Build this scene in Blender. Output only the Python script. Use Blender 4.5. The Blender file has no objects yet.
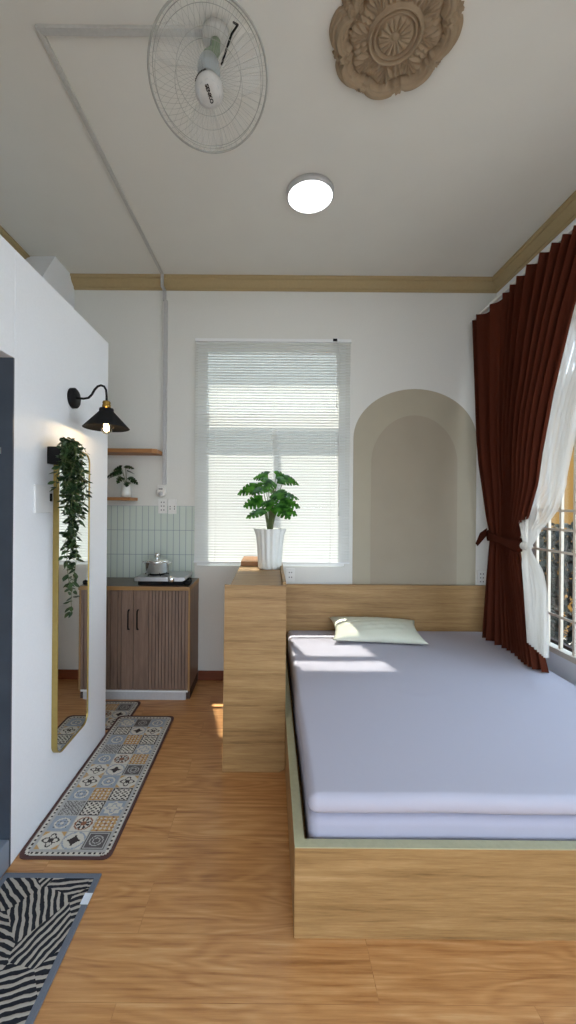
import bpy, bmesh, math, random
from math import sin, cos, pi, radians as R, sqrt, atan2, floor as fl
from mathutils import Vector, Matrix, Quaternion
random.seed(7)
SC = bpy.context.scene
COL = SC.collection

# ------------------------------------------------------------------ materials
def new_mat(name):
    m = bpy.data.materials.new(name); m.use_nodes = True
    nt = m.node_tree; b = nt.nodes['Principled BSDF']
    return m, nt, b
def lin(c):
    return tuple(((x/255)/12.92 if x/255 <= .04045 else ((x/255+.055)/1.055)**2.4) for x in c)+(1,)
def N(nt, t, **kw):
    n = nt.nodes.new(t)
    for k, v in kw.items():
        if k in n.inputs.keys(): n.inputs[k].default_value = v
        else: setattr(n, k, v)
    return n
def ramp(nt, fac, stops):
    r = nt.nodes.new('ShaderNodeValToRGB'); e = r.color_ramp.elements
    while len(e) < len(stops): e.new(.5)
    for i, (p, c) in enumerate(stops): e[i].position = p; e[i].color = c
    nt.links.new(fac, r.inputs[0]); return r
def math_(nt, op, a, b=None, c=None):
    n = nt.nodes.new('ShaderNodeMath'); n.operation = op
    for i, v in enumerate((a, b, c)):
        if v is None: continue
        if isinstance(v, (int, float)): n.inputs[i].default_value = v
        else: nt.links.new(v, n.inputs[i])
    return n.outputs[0]
def plain(name, c, rough=.5, metal=0, bump=0, bscale=60, var=.04, spec=.5):
    m, nt, b = new_mat(name)
    tc = N(nt, 'ShaderNodeTexCoord'); no = N(nt, 'ShaderNodeTexNoise', Scale=bscale, Detail=4.0)
    nt.links.new(tc.outputs['Object'], no.inputs['Vector'])
    L = lin(c); a = tuple(max(0, x*(1-var)) for x in L[:3])+(1,); d = tuple(min(1, x*(1+var)) for x in L[:3])+(1,)
    r = ramp(nt, no.outputs[0], [(.35, a), (.65, d)])
    nt.links.new(r.outputs[0], b.inputs['Base Color'])
    b.inputs['Roughness'].default_value = rough; b.inputs['Metallic'].default_value = metal
    b.inputs['Specular IOR Level'].default_value = spec
    if bump:
        bu = N(nt, 'ShaderNodeBump', Strength=bump, Distance=.002)
        nt.links.new(no.outputs[0], bu.inputs['Height']); nt.links.new(bu.outputs[0], b.inputs['Normal'])
    return m
def wood(name, cols, axis='X', scale=1.0, rough=.45, stretch=14, ring=0.0):
    m, nt, b = new_mat(name)
    tc = N(nt, 'ShaderNodeTexCoord'); mp = N(nt, 'ShaderNodeMapping')
    s = [stretch]*3; s['XYZ'.index(axis)] = 1.0
    mp.inputs['Scale'].default_value = [x*scale for x in s]
    nt.links.new(tc.outputs['Object'], mp.inputs['Vector'])
    n1 = N(nt, 'ShaderNodeTexNoise', Scale=1.6, Detail=8.0, Roughness=.62, Distortion=.3)
    n2 = N(nt, 'ShaderNodeTexNoise', Scale=9.0, Detail=4.0, Roughness=.7)
    nt.links.new(mp.outputs[0], n1.inputs['Vector']); nt.links.new(mp.outputs[0], n2.inputs['Vector'])
    f = math_(nt, 'MULTIPLY_ADD', n2.outputs[0], .35, math_(nt, 'MULTIPLY', n1.outputs[0], .65))
    k = len(cols)
    r = ramp(nt, f, [(.3+.4*i/(k-1), lin(c)) for i, c in enumerate(cols)])
    nt.links.new(r.outputs[0], b.inputs['Base Color']); b.inputs['Roughness'].default_value = rough
    bu = N(nt, 'ShaderNodeBump', Strength=.08, Distance=.001)
    nt.links.new(f, bu.inputs['Height']); nt.links.new(bu.outputs[0], b.inputs['Normal'])
    return m
def floor_mat():
    m, nt, b = new_mat('laminate_floor')
    tc = N(nt, 'ShaderNodeTexCoord')
    sx = N(nt, 'ShaderNodeMapping'); sx.inputs['Location'].default_value = (.44, -.03, 0)
    nt.links.new(tc.outputs['Object'], sx.inputs['Vector'])
    br = N(nt, 'ShaderNodeTexBrick', Scale=1.0)
    br.inputs['Color1'].default_value = (0, 0, 0, 1); br.inputs['Color2'].default_value = (1, 1, 1, 1)
    br.inputs['Mortar'].default_value = (.5, .5, .5, 1)
    br.inputs['Mortar Size'].default_value = .0011; br.inputs['Mortar Smooth'].default_value = .1
    br.inputs['Brick Width'].default_value = 1.22; br.inputs['Row Height'].default_value = .192
    br.offset = .37; br.offset_frequency = 2
    nt.links.new(sx.outputs[0], br.inputs['Vector'])
    shift = N(nt, 'ShaderNodeVectorMath'); shift.operation = 'MULTIPLY_ADD'
    comb = N(nt, 'ShaderNodeCombineXYZ')
    seed = math_(nt, 'MULTIPLY', br.outputs['Color'], 37.0)
    nt.links.new(seed, comb.inputs[0]); nt.links.new(seed, comb.inputs[1]); nt.links.new(seed, comb.inputs[2])
    nt.links.new(tc.outputs['Object'], shift.inputs[0]); shift.inputs[1].default_value = (1, 1, 1)
    nt.links.new(comb.outputs[0], shift.inputs[2])
    mp = N(nt, 'ShaderNodeMapping'); mp.inputs['Scale'].default_value = (1.3, 8, 1)
    nt.links.new(shift.outputs[0], mp.inputs['Vector'])
    big = N(nt, 'ShaderNodeTexNoise', Scale=.9, Detail=2.0, Roughness=.5, Distortion=.4)
    nt.links.new(mp.outputs[0], big.inputs['Vector'])
    rings = math_(nt, 'SINE', math_(nt, 'MULTIPLY', big.outputs[0], 75.0))
    mp2 = N(nt, 'ShaderNodeMapping'); mp2.inputs['Scale'].default_value = (2.2, 45, 1)
    nt.links.new(shift.outputs[0], mp2.inputs['Vector'])
    fine = N(nt, 'ShaderNodeTexNoise', Scale=1.5, Detail=7.0, Roughness=.65)
    nt.links.new(mp2.outputs[0], fine.inputs['Vector'])
    f = math_(nt, 'ADD', math_(nt, 'MULTIPLY', rings, .07), fine.outputs[0])
    f = math_(nt, 'MULTIPLY_ADD', big.outputs[0], .22, math_(nt, 'SUBTRACT', f, .11))
    r = ramp(nt, f, [(.25, lin((156, 104, 57))), (.42, lin((183, 129, 76))), (.58, lin((198, 145, 90))), (.75, lin((210, 163, 110)))])
    mix = N(nt, 'ShaderNodeMix'); mix.data_type = 'RGBA'; mix.blend_type = 'MULTIPLY'
    nt.links.new(br.outputs['Fac'], mix.inputs[0]); nt.links.new(r.outputs[0], mix.inputs[6])
    mix.inputs[7].default_value = (.82, .79, .76, 1)
    nt.links.new(mix.outputs[2], b.inputs['Base Color'])
    b.inputs['Roughness'].default_value = .34
    bu = N(nt, 'ShaderNodeBump', Strength=.05, Distance=.001)
    nt.links.new(fine.outputs[0], bu.inputs['Height']); nt.links.new(bu.outputs[0], b.inputs['Normal'])
    return m
def tile_mat():
    m, nt, b = new_mat('mint_stacked_tiles')
    tc = N(nt, 'ShaderNodeTexCoord'); sp = N(nt, 'ShaderNodeSeparateXYZ'); cb = N(nt, 'ShaderNodeCombineXYZ')
    nt.links.new(tc.outputs['Object'], sp.inputs[0])
    nt.links.new(math_(nt, 'ADD', sp.outputs[0], 2.01), cb.inputs[0])
    nt.links.new(math_(nt, 'SUBTRACT', sp.outputs[2], 1.452-2.03), cb.inputs[1])
    br = N(nt, 'ShaderNodeTexBrick', Scale=1.0)
    br.inputs['Color1'].default_value = lin((198, 209, 198)); br.inputs['Color2'].default_value = lin((204, 214, 203))
    br.inputs['Mortar'].default_value = lin((140, 154, 162))
    br.inputs['Mortar Size'].default_value = .0024; br.inputs['Mortar Smooth'].default_value = .3
    br.inputs['Brick Width'].default_value = .052; br.inputs['Row Height'].default_value = .203; br.offset = 0
    nt.links.new(cb.outputs[0], br.inputs['Vector'])
    nt.links.new(br.outputs['Color'], b.inputs['Base Color']); b.inputs['Roughness'].default_value = .18
    bu = N(nt, 'ShaderNodeBump', Strength=.5, Distance=.0015); bu.invert = True
    nt.links.new(br.outputs['Fac'], bu.inputs['Height']); nt.links.new(bu.outputs[0], b.inputs['Normal'])
    return m
def glass_mat(name, tint=(.95, .97, .97), gl=.06):
    m, nt, b = new_mat(name)
    nt.nodes.remove(b); out = nt.nodes['Material Output']
    t = N(nt, 'ShaderNodeBsdfTransparent', Color=tint+(1,)); g = N(nt, 'ShaderNodeBsdfGlossy', Roughness=.02)
    mx = N(nt, 'ShaderNodeMixShader'); mx.inputs[0].default_value = gl
    nt.links.new(t.outputs[0], mx.inputs[1]); nt.links.new(g.outputs[0], mx.inputs[2]); nt.links.new(mx.outputs[0], out.inputs[0])
    return m
def cloth_mat(name, c, transp, transl, weave=900):
    m, nt, b = new_mat(name); nt.nodes.remove(b); out = nt.nodes['Material Output']
    d = N(nt, 'ShaderNodeBsdfDiffuse', Color=lin(c)); tl = N(nt, 'ShaderNodeBsdfTranslucent', Color=lin(c))
    tp = N(nt, 'ShaderNodeBsdfTransparent')
    tc = N(nt, 'ShaderNodeTexCoord'); no = N(nt, 'ShaderNodeTexNoise', Scale=weave)
    nt.links.new(tc.outputs['Object'], no.inputs['Vector'])
    bu = N(nt, 'ShaderNodeBump', Strength=.15, Distance=.001); nt.links.new(no.outputs[0], bu.inputs['Height'])
    nt.links.new(bu.outputs[0], d.inputs['Normal'])
    m1 = N(nt, 'ShaderNodeMixShader'); m1.inputs[0].default_value = transl
    nt.links.new(d.outputs[0], m1.inputs[1]); nt.links.new(tl.outputs[0], m1.inputs[2])
    m2 = N(nt, 'ShaderNodeMixShader'); m2.inputs[0].default_value = transp
    nt.links.new(m1.outputs[0], m2.inputs[1]); nt.links.new(tp.outputs[0], m2.inputs[2])
    nt.links.new(m2.outputs[0], out.inputs[0]); return m
def emit(name, c, s):
    m, nt, b = new_mat(name)
    b.inputs['Base Color'].default_value = c+(1,); b.inputs['Emission Color'].default_value = c+(1,)
    b.inputs['Emission Strength'].default_value = s; return m
def leaf_mat(name, c1, c2, transl=.35, rough=.35):
    m, nt, b = new_mat(name); out = nt.nodes['Material Output']
    tc = N(nt, 'ShaderNodeTexCoord'); no = N(nt, 'ShaderNodeTexNoise', Scale=22.0, Detail=2.0)
    nt.links.new(tc.outputs['Object'], no.inputs['Vector'])
    r = ramp(nt, no.outputs[0], [(.35, lin(c1)), (.65, lin(c2))])
    nt.links.new(r.outputs[0], b.inputs['Base Color']); b.inputs['Roughness'].default_value = rough
    tl = N(nt, 'ShaderNodeBsdfTranslucent'); nt.links.new(r.outputs[0], tl.inputs[0])
    mx = N(nt, 'ShaderNodeMixShader'); mx.inputs[0].default_value = transl
    nt.links.new(b.outputs[0], mx.inputs[1]); nt.links.new(tl.outputs[0], mx.inputs[2]); nt.links.new(mx.outputs[0], out.inputs[0])
    return m
def zebra_mat():
    m, nt, b = new_mat('woven_stripes')
    tc = N(nt, 'ShaderNodeTexCoord')
    wn = N(nt, 'ShaderNodeTexNoise', Scale=16.0, Detail=3.0); nt.links.new(tc.outputs['Object'], wn.inputs['Vector'])
    vo = N(nt, 'ShaderNodeTexVoronoi', Scale=7.0, Randomness=1.0); vo.voronoi_dimensions = '2D'
    nt.links.new(tc.outputs['Object'], vo.inputs['Vector'])
    sp = N(nt, 'ShaderNodeSeparateColor'); nt.links.new(vo.outputs['Color'], sp.inputs[0])
    ang = math_(nt, 'MULTIPLY', sp.outputs[0], 3.1416)
    xyz = N(nt, 'ShaderNodeSeparateXYZ'); nt.links.new(tc.outputs['Object'], xyz.inputs[0])
    u = math_(nt, 'ADD', math_(nt, 'MULTIPLY', xyz.outputs[0], math_(nt, 'COSINE', ang)), math_(nt, 'MULTIPLY', xyz.outputs[1], math_(nt, 'SINE', ang)))
    u = math_(nt, 'MULTIPLY_ADD', wn.outputs[0], .024, u)
    s = math_(nt, 'SINE', math_(nt, 'MULTIPLY', u, 2*pi/.0225))
    r = ramp(nt, math_(nt, 'MULTIPLY_ADD', s, .5, .5), [(.52, lin((24, 26, 34))), (.64, lin((176, 168, 156)))])
    nt.links.new(r.outputs[0], b.inputs['Base Color']); b.inputs['Roughness'].default_value = .95
    bu = N(nt, 'ShaderNodeBump', Strength=.4, Distance=.002); nt.links.new(s, bu.inputs['Height']); nt.links.new(bu.outputs[0], b.inputs['Normal'])
    return m

M = {
 'wall': plain('white_wall_paint', (232, 235, 238), .85, bump=.05, bscale=120, var=.012),
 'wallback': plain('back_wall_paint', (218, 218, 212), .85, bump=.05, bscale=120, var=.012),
 'ceil': plain('ceiling_paint', (216, 214, 206), .9, var=.01, bscale=5),
 'crown': plain('tan_moulding_paint', (168, 148, 108), .6, var=.03),
 'medal': plain('tan_plaster', (152, 132, 106), .75, var=.05, bscale=30),
 'arch1': plain('beige_arch_paint', (172, 164, 144), .85, var=.02, bscale=4),
 'arch2': plain('inner_arch_paint', (163, 153, 134), .85, var=.02, bscale=4),
 'floor': floor_mat(), 'tile': tile_mat(),
 'base': wood('skirting_wood', [(96, 46, 22), (130, 66, 34)], 'X', 1, .4),
 'oak': wood('oak_laminate', [(106, 76, 42), (147, 113, 68), (168, 133, 85), (185, 152, 105)], 'X', 1.1, .5, 20),
 'oakedge': plain('edge_banding', (176, 172, 138), .5),
 'walnut': wood('walnut_laminate', [(96, 76, 64), (126, 102, 86), (142, 118, 102)], 'Z', 1.5, .5, 16),
 'groove': plain('groove_brown', (62, 46, 38), .7),
 'counter': plain('dark_counter_laminate', (92, 80, 68), .3, var=.08, bscale=90),
 'cedge': wood('counter_edge_wood', [(140, 106, 62), (165, 128, 80)], 'X', 2, .5),
 'shelf': wood('shelf_wood', [(140, 92, 48), (176, 124, 72)], 'X', 2, .5),
 'white': plain('white_plastic', (226, 226, 222), .55, var=.01),
 'whitem': plain('white_metal', (230, 232, 232), .4, var=.01),
 'plinth': plain('grey_plinth', (186, 186, 186), .5), 'duct': plain('ceiling_duct_plastic', (184, 183, 178), .5),
 'slat': cloth_mat('blind_slat', (226, 227, 223), 0, .21),
 'black': plain('black_metal', (14, 14, 15), .6, var=.1, spec=.2),
 'darkhole': plain('dark_hole', (16, 16, 16), .8),
 'brass': plain('brass', (150, 118, 58), .3, 1),
 'gold': plain('brushed_gold_frame', (168, 146, 84), .4, .7),
 'steel': plain('stainless_steel', (232, 232, 230), .14, 1, var=.02),
 'steelp': plain('brushed_steel_plate', (188, 190, 192), .35, .8, var=.03),
 'mirror': plain('mirror_silver', (232, 236, 236), .01, 1, var=0),
 'slate': plain('slate_tile', (66, 74, 84), .45, var=.1, bscale=8),
 'sill': plain('blue_grey_stone', (128, 138, 150), .4, var=.05, bscale=12),
 'sheet': plain('lavender_sheet', (180, 178, 190), .8, bump=.12, bscale=300, var=.01),
 'sheet2': plain('lower_sheet', (172, 172, 188), .8, bump=.12, bscale=300, var=.01),
 'pillow': plain('pale_green_cotton', (212, 214, 196), .85, bump=.2, bscale=200, var=.015),
 'curtain': cloth_mat('brown_curtain_cloth', (88, 45, 32), 0, .07, 500),
 'tie': cloth_mat('brown_tie_cloth', (70, 35, 25), 0, .03, 500),
 'sheer': cloth_mat('sheer_cloth', (240, 238, 232), .34, .5),
 'pot': plain('white_ceramic', (226, 228, 222), .28, var=.01),
 'soil': plain('potting_soil', (54, 42, 32), .95, bump=.5),
 'leafA': leaf_mat('monstera_leaf', (24, 74, 18), (84, 150, 46), .45),
 'leafB': leaf_mat('trailing_leaf', (24, 46, 26), (62, 86, 50), .2),
 'leafC': leaf_mat('shelf_plant_leaf', (20, 42, 22), (48, 78, 40), .2),
 'stem': plain('green_stem', (92, 104, 58), .6),
 'glass': glass_mat('window_glass'), 'bulb': glass_mat('bulb_glass', (1, .93, .80), .22),
 'filament': emit('bulb_filament', (1, .72, .38), 60.0),
 'led': emit('led_diffuser', (1, 1, 1), 5.0),
 'grille': plain('cream_painted_steel', (214, 204, 186), .5, var=.03),
 'bluegrey': plain('blue_grey_binding', (108, 114, 124), .95, bump=.5, bscale=400, var=.06),
 'tag': plain('white_care_tag', (225, 232, 240), .5),
 'zebra': zebra_mat(),
 'yellow': plain('yellow_render', (150, 108, 38), .9, bump=.2),
 'ground': plain('grey_ground', (150, 146, 140), .95, var=.1),
 'ext': plain('pale_exterior_render', (150, 149, 140), .9),
 'blade': cloth_mat('fan_blade_plastic', (205, 208, 206), .80, .3, 10),
 'wire': plain('fan_guard_wire', (158, 158, 150), .5, .0),
 'motor': plain('fan_motor_grey', (158, 164, 164), .5),
 'motorg': plain('fan_green_cover', (120, 140, 112), .5),
 'bush': leaf_mat('bush_leaf', (6, 9, 5), (17, 23, 9), .05, .95),
}
RP = [plain('rug_'+n, c, .9, var=.05, bscale=200) for n, c in (
    ('brown', (84, 56, 52)), ('cream', (206, 200, 186)), ('dark', (56, 46, 44)), ('ochre', (190, 150, 96)),
    ('blue', (150, 158, 168)), ('grey', (92, 86, 84)), ('rust', (140, 92, 66)), ('pale', (172, 170, 164)))]

# ------------------------------------------------------------------ helpers
def BM(): return bmesh.new()
def bx(bm, x0, x1, y0, y1, z0, z1, mi=0):
    v = [bm.verts.new(p) for p in ((x0,y0,z0),(x1,y0,z0),(x1,y1,z0),(x0,y1,z0),(x0,y0,z1),(x1,y0,z1),(x1,y1,z1),(x0,y1,z1))]
    for q in ((0,3,2,1),(4,5,6,7),(0,1,5,4),(1,2,6,5),(2,3,7,6),(3,0,4,7)):
        f = bm.faces.new([v[i] for i in q]); f.material_index = mi
    return v
def prism(bm, pts, h, origin, ux, uy, un, mi=0):
    o, ux, uy, un = Vector(origin), Vector(ux), Vector(uy), Vector(un)
    a = [bm.verts.new(o+ux*p[0]+uy*p[1]) for p in pts]; b = [bm.verts.new(o+ux*p[0]+uy*p[1]+un*h) for p in pts]
    n = len(pts)
    fs = [bm.faces.new(list(reversed(a))), bm.faces.new(b)]
    for i in range(n): fs.append(bm.faces.new([a[i], a[(i+1)%n], b[(i+1)%n], b[i]]))
    for f in fs: f.material_index = mi
def lathe(bm, prof, c, axis=(0,0,1), n=32, mi=0, fn=None):
    ax = Vector(axis).normalized(); q = Vector((0,0,1)).rotation_difference(ax); c = Vector(c); rings = []
    for r, h in prof:
        if r < 1e-6: rings.append([bm.verts.new(c+q@Vector((0,0,h)))]); continue
        ring = []
        for i in range(n):
            a = 2*pi*i/n; rr = r*(fn(a, h) if fn else 1)
            ring.append(bm.verts.new(c+q@Vector((rr*cos(a), rr*sin(a), h))))
        rings.append(ring)
    for A, B in zip(rings, rings[1:]):
        if len(A) == 1 and len(B) == 1: continue
        for i in range(n):
            j = (i+1) % n
            if len(A) == 1: f = bm.faces.new([A[0], B[j], B[i]])
            elif len(B) == 1: f = bm.faces.new([A[i], A[j], B[0]])
            else: f = bm.faces.new([A[i], A[j], B[j], B[i]])
            f.material_index = mi; f.smooth = True
def tube(bm, pts, r, n=8, closed=False, mi=0, caps=True):
    pts = [Vector(p) for p in pts]; m = len(pts); rings = []; up = None
    for i, p in enumerate(pts):
        if closed: t = pts[(i+1)%m]-pts[i-1]
        else: t = pts[min(i+1, m-1)]-pts[max(i-1, 0)]
        t.normalize()
        if up is None:
            up = Vector((0,0,1)) if abs(t.z) < .9 else Vector((1,0,0))
        u = (up-t*up.dot(t)).normalized(); up = u; w = t.cross(u)
        rr = r[i] if isinstance(r, (list, tuple)) else r
        rings.append([bm.verts.new(p+(u*cos(2*pi*k/n)+w*sin(2*pi*k/n))*rr) for k in range(n)])
    for i in range(m if closed else m-1):
        A, B = rings[i], rings[(i+1)%m]
        for k in range(n):
            f = bm.faces.new([A[k], A[(k+1)%n], B[(k+1)%n], B[k]]); f.smooth = True; f.material_index = mi
    if not closed and caps:
        bm.faces.new(list(reversed(rings[0]))).material_index = mi; bm.faces.new(rings[-1]).material_index = mi
def rbox(bm, x0, x1, y0, y1, z0, z1, r, seg=4, mid=10, mi=0, fn=None):
    def ax(a, b, mid):
        L = [a+r*i/seg for i in range(seg)]; L += [a+r+(b-a-2*r)*i/mid for i in range(mid+1)]; L += [b-r+r*i/seg for i in range(1, seg+1)]
        return L
    X, Y, Z = ax(x0, x1, mid), ax(y0, y1, mid), ax(z0, z1, 1)
    cache = {}
    def V(i, j, k):
        if (i,j,k) in cache: return cache[i,j,k]
        p = Vector((X[i], Y[j], Z[k]))
        q = Vector((min(max(p.x, x0+r), x1-r), min(max(p.y, y0+r), y1-r), min(max(p.z, z0+r), z1-r)))
        d = p-q
        if d.length > 1e-9:
            # cube-to-sphere so corner is even
            e = Vector((math.tan(d.x/r*pi/4), math.tan(d.y/r*pi/4), math.tan(d.z/r*pi/4)))
            p = q+e.normalized()*r
        if fn: p = fn(p)
        v = bm.verts.new(p); cache[i,j,k] = v; return v
    nx, ny, nz = len(X)-1, len(Y)-1, len(Z)-1
    def q(a, b, c, d):
        f = bm.faces.new([a, b, c, d]); f.smooth = True; f.material_index = mi
    for i in range(nx):
        for j in range(ny):
            q(V(i,j,nz), V(i+1,j,nz), V(i+1,j+1,nz), V(i,j+1,nz)); q(V(i,j,0), V(i,j+1,0), V(i+1,j+1,0), V(i+1,j,0))
    for i in range(nx):
        for k in range(nz):
            q(V(i,0,k), V(i+1,0,k), V(i+1,0,k+1), V(i,0,k+1)); q(V(i,ny,k), V(i,ny,k+1), V(i+1,ny,k+1), V(i+1,ny,k))
    for j in range(ny):
        for k in range(nz):
            q(V(0,j,k), V(0,j,k+1), V(0,j+1,k+1), V(0,j+1,k)); q(V(nx,j,k), V(nx,j+1,k), V(nx,j+1,k+1), V(nx,j,k+1))
WL = {}
def wloc(o):
    v = Vector((0,0,0))
    while o is not None: v += o.location; o = o.parent
    return v
def obj(name, bm, mats, parent=None, bevel=0, smooth=None, **props):
    if not isinstance(mats, (list, tuple)): mats = [mats]
    if parent is not None:
        bmesh.ops.translate(bm, verts=bm.verts, vec=-wloc(parent))
    me = bpy.data.meshes.new(name); bm.normal_update(); bm.to_mesh(me); bm.free()
    for m in mats: me.materials.append(M[m] if isinstance(m, str) else m)
    o = bpy.data.objects.new(name, me); COL.objects.link(o); o.parent = parent
    if bevel:
        b = o.modifiers.new('bevel', 'BEVEL'); b.width = bevel; b.segments = 2; b.limit_method = 'ANGLE'
    for k, v in props.items(): o[k] = v
    return o
def tag(o, label, cat, group=None):
    o['label'] = label; o['category'] = cat
    if group: o['group'] = group
    return o
def thing(name, label, cat, loc, group=None):
    o = bpy.data.objects.new(name, None); COL.objects.link(o); o.location = loc; o.empty_display_size = .05
    return tag(o, label, cat, group)
def struct(name, bm, mats, parent=None, bevel=0):
    o = obj(name, bm, mats, parent, bevel)
    if parent is None: o['kind'] = 'structure'
    return o
def box1(*a):
    b = BM(); bx(b, *a); return b

# ------------------------------------------------------------------ room shell
XR, XL, YB, YF, ZC = 1.875, -1.93, 3.39, -1.4, 3.346
XP, YP, ZP = -1.036, 2.563, 2.478           # partition face, end, top
struct('floor', box1(XL-.15, XR+.15, YF-.15, YB+.15, -.1, 0), 'floor')
struct('ceiling', box1(XL-.15, XR+.15, YF-.15, YB+.15, ZC, ZC+.12), 'ceil')
WX0, WX1, WZ0, WZ1 = -.62, .62, .955, 2.815
b = BM()
bx(b, XL-.15, WX0, YB, YB+.12, 0, ZC); bx(b, WX1, XR+.15, YB, YB+.12, 0, ZC)
bx(b, WX0, WX1, YB, YB+.12, 0, WZ0); bx(b, WX0, WX1, YB, YB+.12, WZ1, ZC)
struct('wall_back', b, 'wallback')
RY0, RY1, RZ0, RZ1 = .35, 3.08, .50, 2.72
b = BM()
bx(b, XR, XR+.13, RY1, YB, 0, ZC); bx(b, XR, XR+.13, YF, RY0, 0, ZC)
bx(b, XR, XR+.13, RY0, RY1, 0, RZ0); bx(b, XR, XR+.13, RY0, RY1, RZ1, ZC)
struct('wall_right', b, 'wall')
struct('wall_left', box1(XL-.13, XL, YF, YB, 0, ZC), 'wall')
b = BM()
bx(b, XL, -.7, YF-.12, YF, 0, ZC); bx(b, 1.5, XR, YF-.12, YF, 0, ZC); bx(b, -.7, 1.5, YF-.12, YF, 2.6, ZC)
struct('wall_front', b, 'wall')
# partition enclosing the bathroom, with a doorway
DY0, DY1, DZ = .78, 1.629, 2.04
b = BM()
bx(b, XP-.12, XP, DY1, YP, 0, ZP); bx(b, XP-.12, XP, DY0, DY1, DZ, ZP); bx(b, XP-.12, XP, YF, DY0, 0, ZP)
bx(b, XL, XP-.12, YP-.12, YP, 0, ZP); bx(b, XL, XP-.12, YF, YP-.12, ZP-.1, ZP)
struct('wall_partition', b, 'wall', bevel=.003)
d = struct('door_1', box1(XP-.121, XP+.0, DY1-.008, DY1, .0, DZ), 'slate')
obj('strike_plate', box1(XP-.062, XP-.046, DY1-.0105, DY1-.008, 1.655, 1.68), 'steelp', d)
struct('trim_5', box1(XP-.12, XP, DY0, DY1-.008, 0, .112), 'sill', bevel=.004)
struct('wall_bathroom', box1(XL, XP-.12, YP-.135, YP-.12, 0, ZP-.1), 'slate')
# haunched corner column
b = BM()
prism(b, [(3.085, ZC), (3.39, ZC), (3.39, 2.3), (2.62, 2.3), (2.76, ZC-.48), (2.936, ZC-.219)], -.27, (-1.658, 0, 0), (0,1,0), (0,0,1), (1,0,0))
struct('column', b, 'wall')
# crown mouldings
CP = [(0,0), (.08,0), (.08,-.014), (.066,-.022), (.066,-.034), (.05,-.05), (.03,-.066), (.018,-.074), (.018,-.084), (.008,-.092), (0,-.092)]
def crown(name, origin, out, run, length):
    b = BM(); prism(b, CP, length, origin, out, (0,0,1), run); bmesh.ops.recalc_face_normals(b, faces=b.faces)
    struct(name, b, 'crown')
crown('trim_1', (-1.658, YB, ZC), (0,-1,0), (1,0,0), XR+1.658)
crown('trim_2', (XR, YF, ZC), (-1,0,0), (0,1,0), YB-YF)
crown('trim_3', (XL, YF, ZC), (1,0,0), (0,1,0), 3.107-YF)
struct('baseboard_back', box1(-.598, -.25, YB-.012, YB, 0, .078), 'base', bevel=.002)
struct('baseboard_left', box1(XL, XL+.012, YP, YB, 0, .078), 'base')
struct('baseboard_right', box1(XR-.012, XR, YF, YB, 0, .078), 'base')
# backsplash
o = struct('wall_backsplash', box1(XL, -.637, YB-.008, YB, .845, 1.452), 'tile')

# painted arch
def arch_pts(x0, x1, z0, zs, zt, n=32, pw=1.0):
    c = (x0+x1)/2; w = (x1-x0)/2; P = [(x0, z0)]
    for i in range(n+1):
        a = pi-pi*i/n; P.append((c+w*cos(a), zs+(zt-zs)*abs(sin(a))**pw))
    P.append((x1, z0)); return P
b = BM(); prism(b, arch_pts(.685, 1.715, .60, 2.03, 2.446), -.003, (0, YB-.0004, 0), (1,0,0), (0,0,1), (0,1,0)); bmesh.ops.recalc_face_normals(b, faces=b.faces)
ar = obj('painted_arch', b, 'arch1'); tag(ar, 'beige arch painted on the back wall above the headboard', 'wall arch')
b = BM(); prism(b, arch_pts(.835, 1.555, .60, 1.82, 2.225), -.002, (0, YB-.0034, 0), (1,0,0), (0,0,1), (0,1,0)); bmesh.ops.recalc_face_normals(b, faces=b.faces)
obj('inner_arch', b, 'arch2', ar, label='slightly darker inner arch')

# ------------------------------------------------------------------ back window
w1 = bpy.data.objects.new('window_1', None); COL.objects.link(w1); w1.location = (0, YB, WZ0); w1['kind'] = 'structure'
b = BM(); y0, y1 = YB+.02, YB+.075
bx(b, WX0, WX0+.075, y0, y1, WZ0, WZ1); bx(b, WX1-.075, WX1, y0, y1, WZ0, WZ1)
bx(b, WX0+.075, WX1-.075, y0, y1, WZ0, WZ0+.06); bx(b, WX0+.075, WX1-.075, y0, y1, WZ1-.06, WZ1)
bx(b, .005, .055, y0+.005, y1-.005, WZ0+.06, 2.13)
obj('window_frame', b, 'whitem', w1)
obj('transom', box1(WX0+.075, WX1-.075, y0+.002, y1-.002, 2.13, 2.23), 'whitem', w1)
for s in (0, 1):
    x0 = WX0+.075 if s == 0 else .055; x1 = .005 if s == 0 else WX1-.075
    obj('pane', box1(x0, x1, YB+.044, YB+.048, WZ0+.06, 2.13), 'glass', w1)
obj('pane', box1(WX0+.075, WX1-.075, YB+.044, YB+.048, 2.23, WZ1-.06), 'glass', w1)

# venetian blind
bl = thing('venetian_blind', 'white slatted blind covering the back window', 'blind', (0, 3.36, .99))
BX0, BX1, BZ0, BZ1 = -.636, .652, .985, 2.838
BY = 3.352
obj('headrail', box1(BX0, BX1, BY-.014, BY+.014, BZ1-.024, BZ1), 'whitem', bl, .002)
obj('bottom_rail', box1(BX0, BX1, BY-.013, BY+.013, BZ0, BZ0+.014), 'whitem', bl, .003)
b = BM(); n = 81; z = BZ0+.026; pitch = (BZ1-.036-z)/(n-1)
for i in range(n):
    zz = z+i*pitch; tl = R(56+random.uniform(-1.5, 1.5)); W = .0125
    if 43 <= i <= 46 or 59 <= i <= 61: tl -= R(3)
    prev = None; row = []
    for k in range(5):
        u = -1+k*.5; camb = .0022*(1-u*u)
        y = u*W*cos(tl)-camb*sin(tl); h = u*W*sin(tl)+camb*cos(tl)
        row.append((BY+y, zz+h))
    for (a, c), (d_, e) in zip(row, row[1:]):
        f = b.faces.new([b.verts.new((BX0+.004, a, c)), b.verts.new((BX1-.004, a, c)), b.verts.new((BX1-.004, d_, e)), b.verts.new((BX0+.004, d_, e))]); f.smooth = True
bmesh.ops.remove_doubles(b, verts=b.verts, dist=1e-6)
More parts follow.
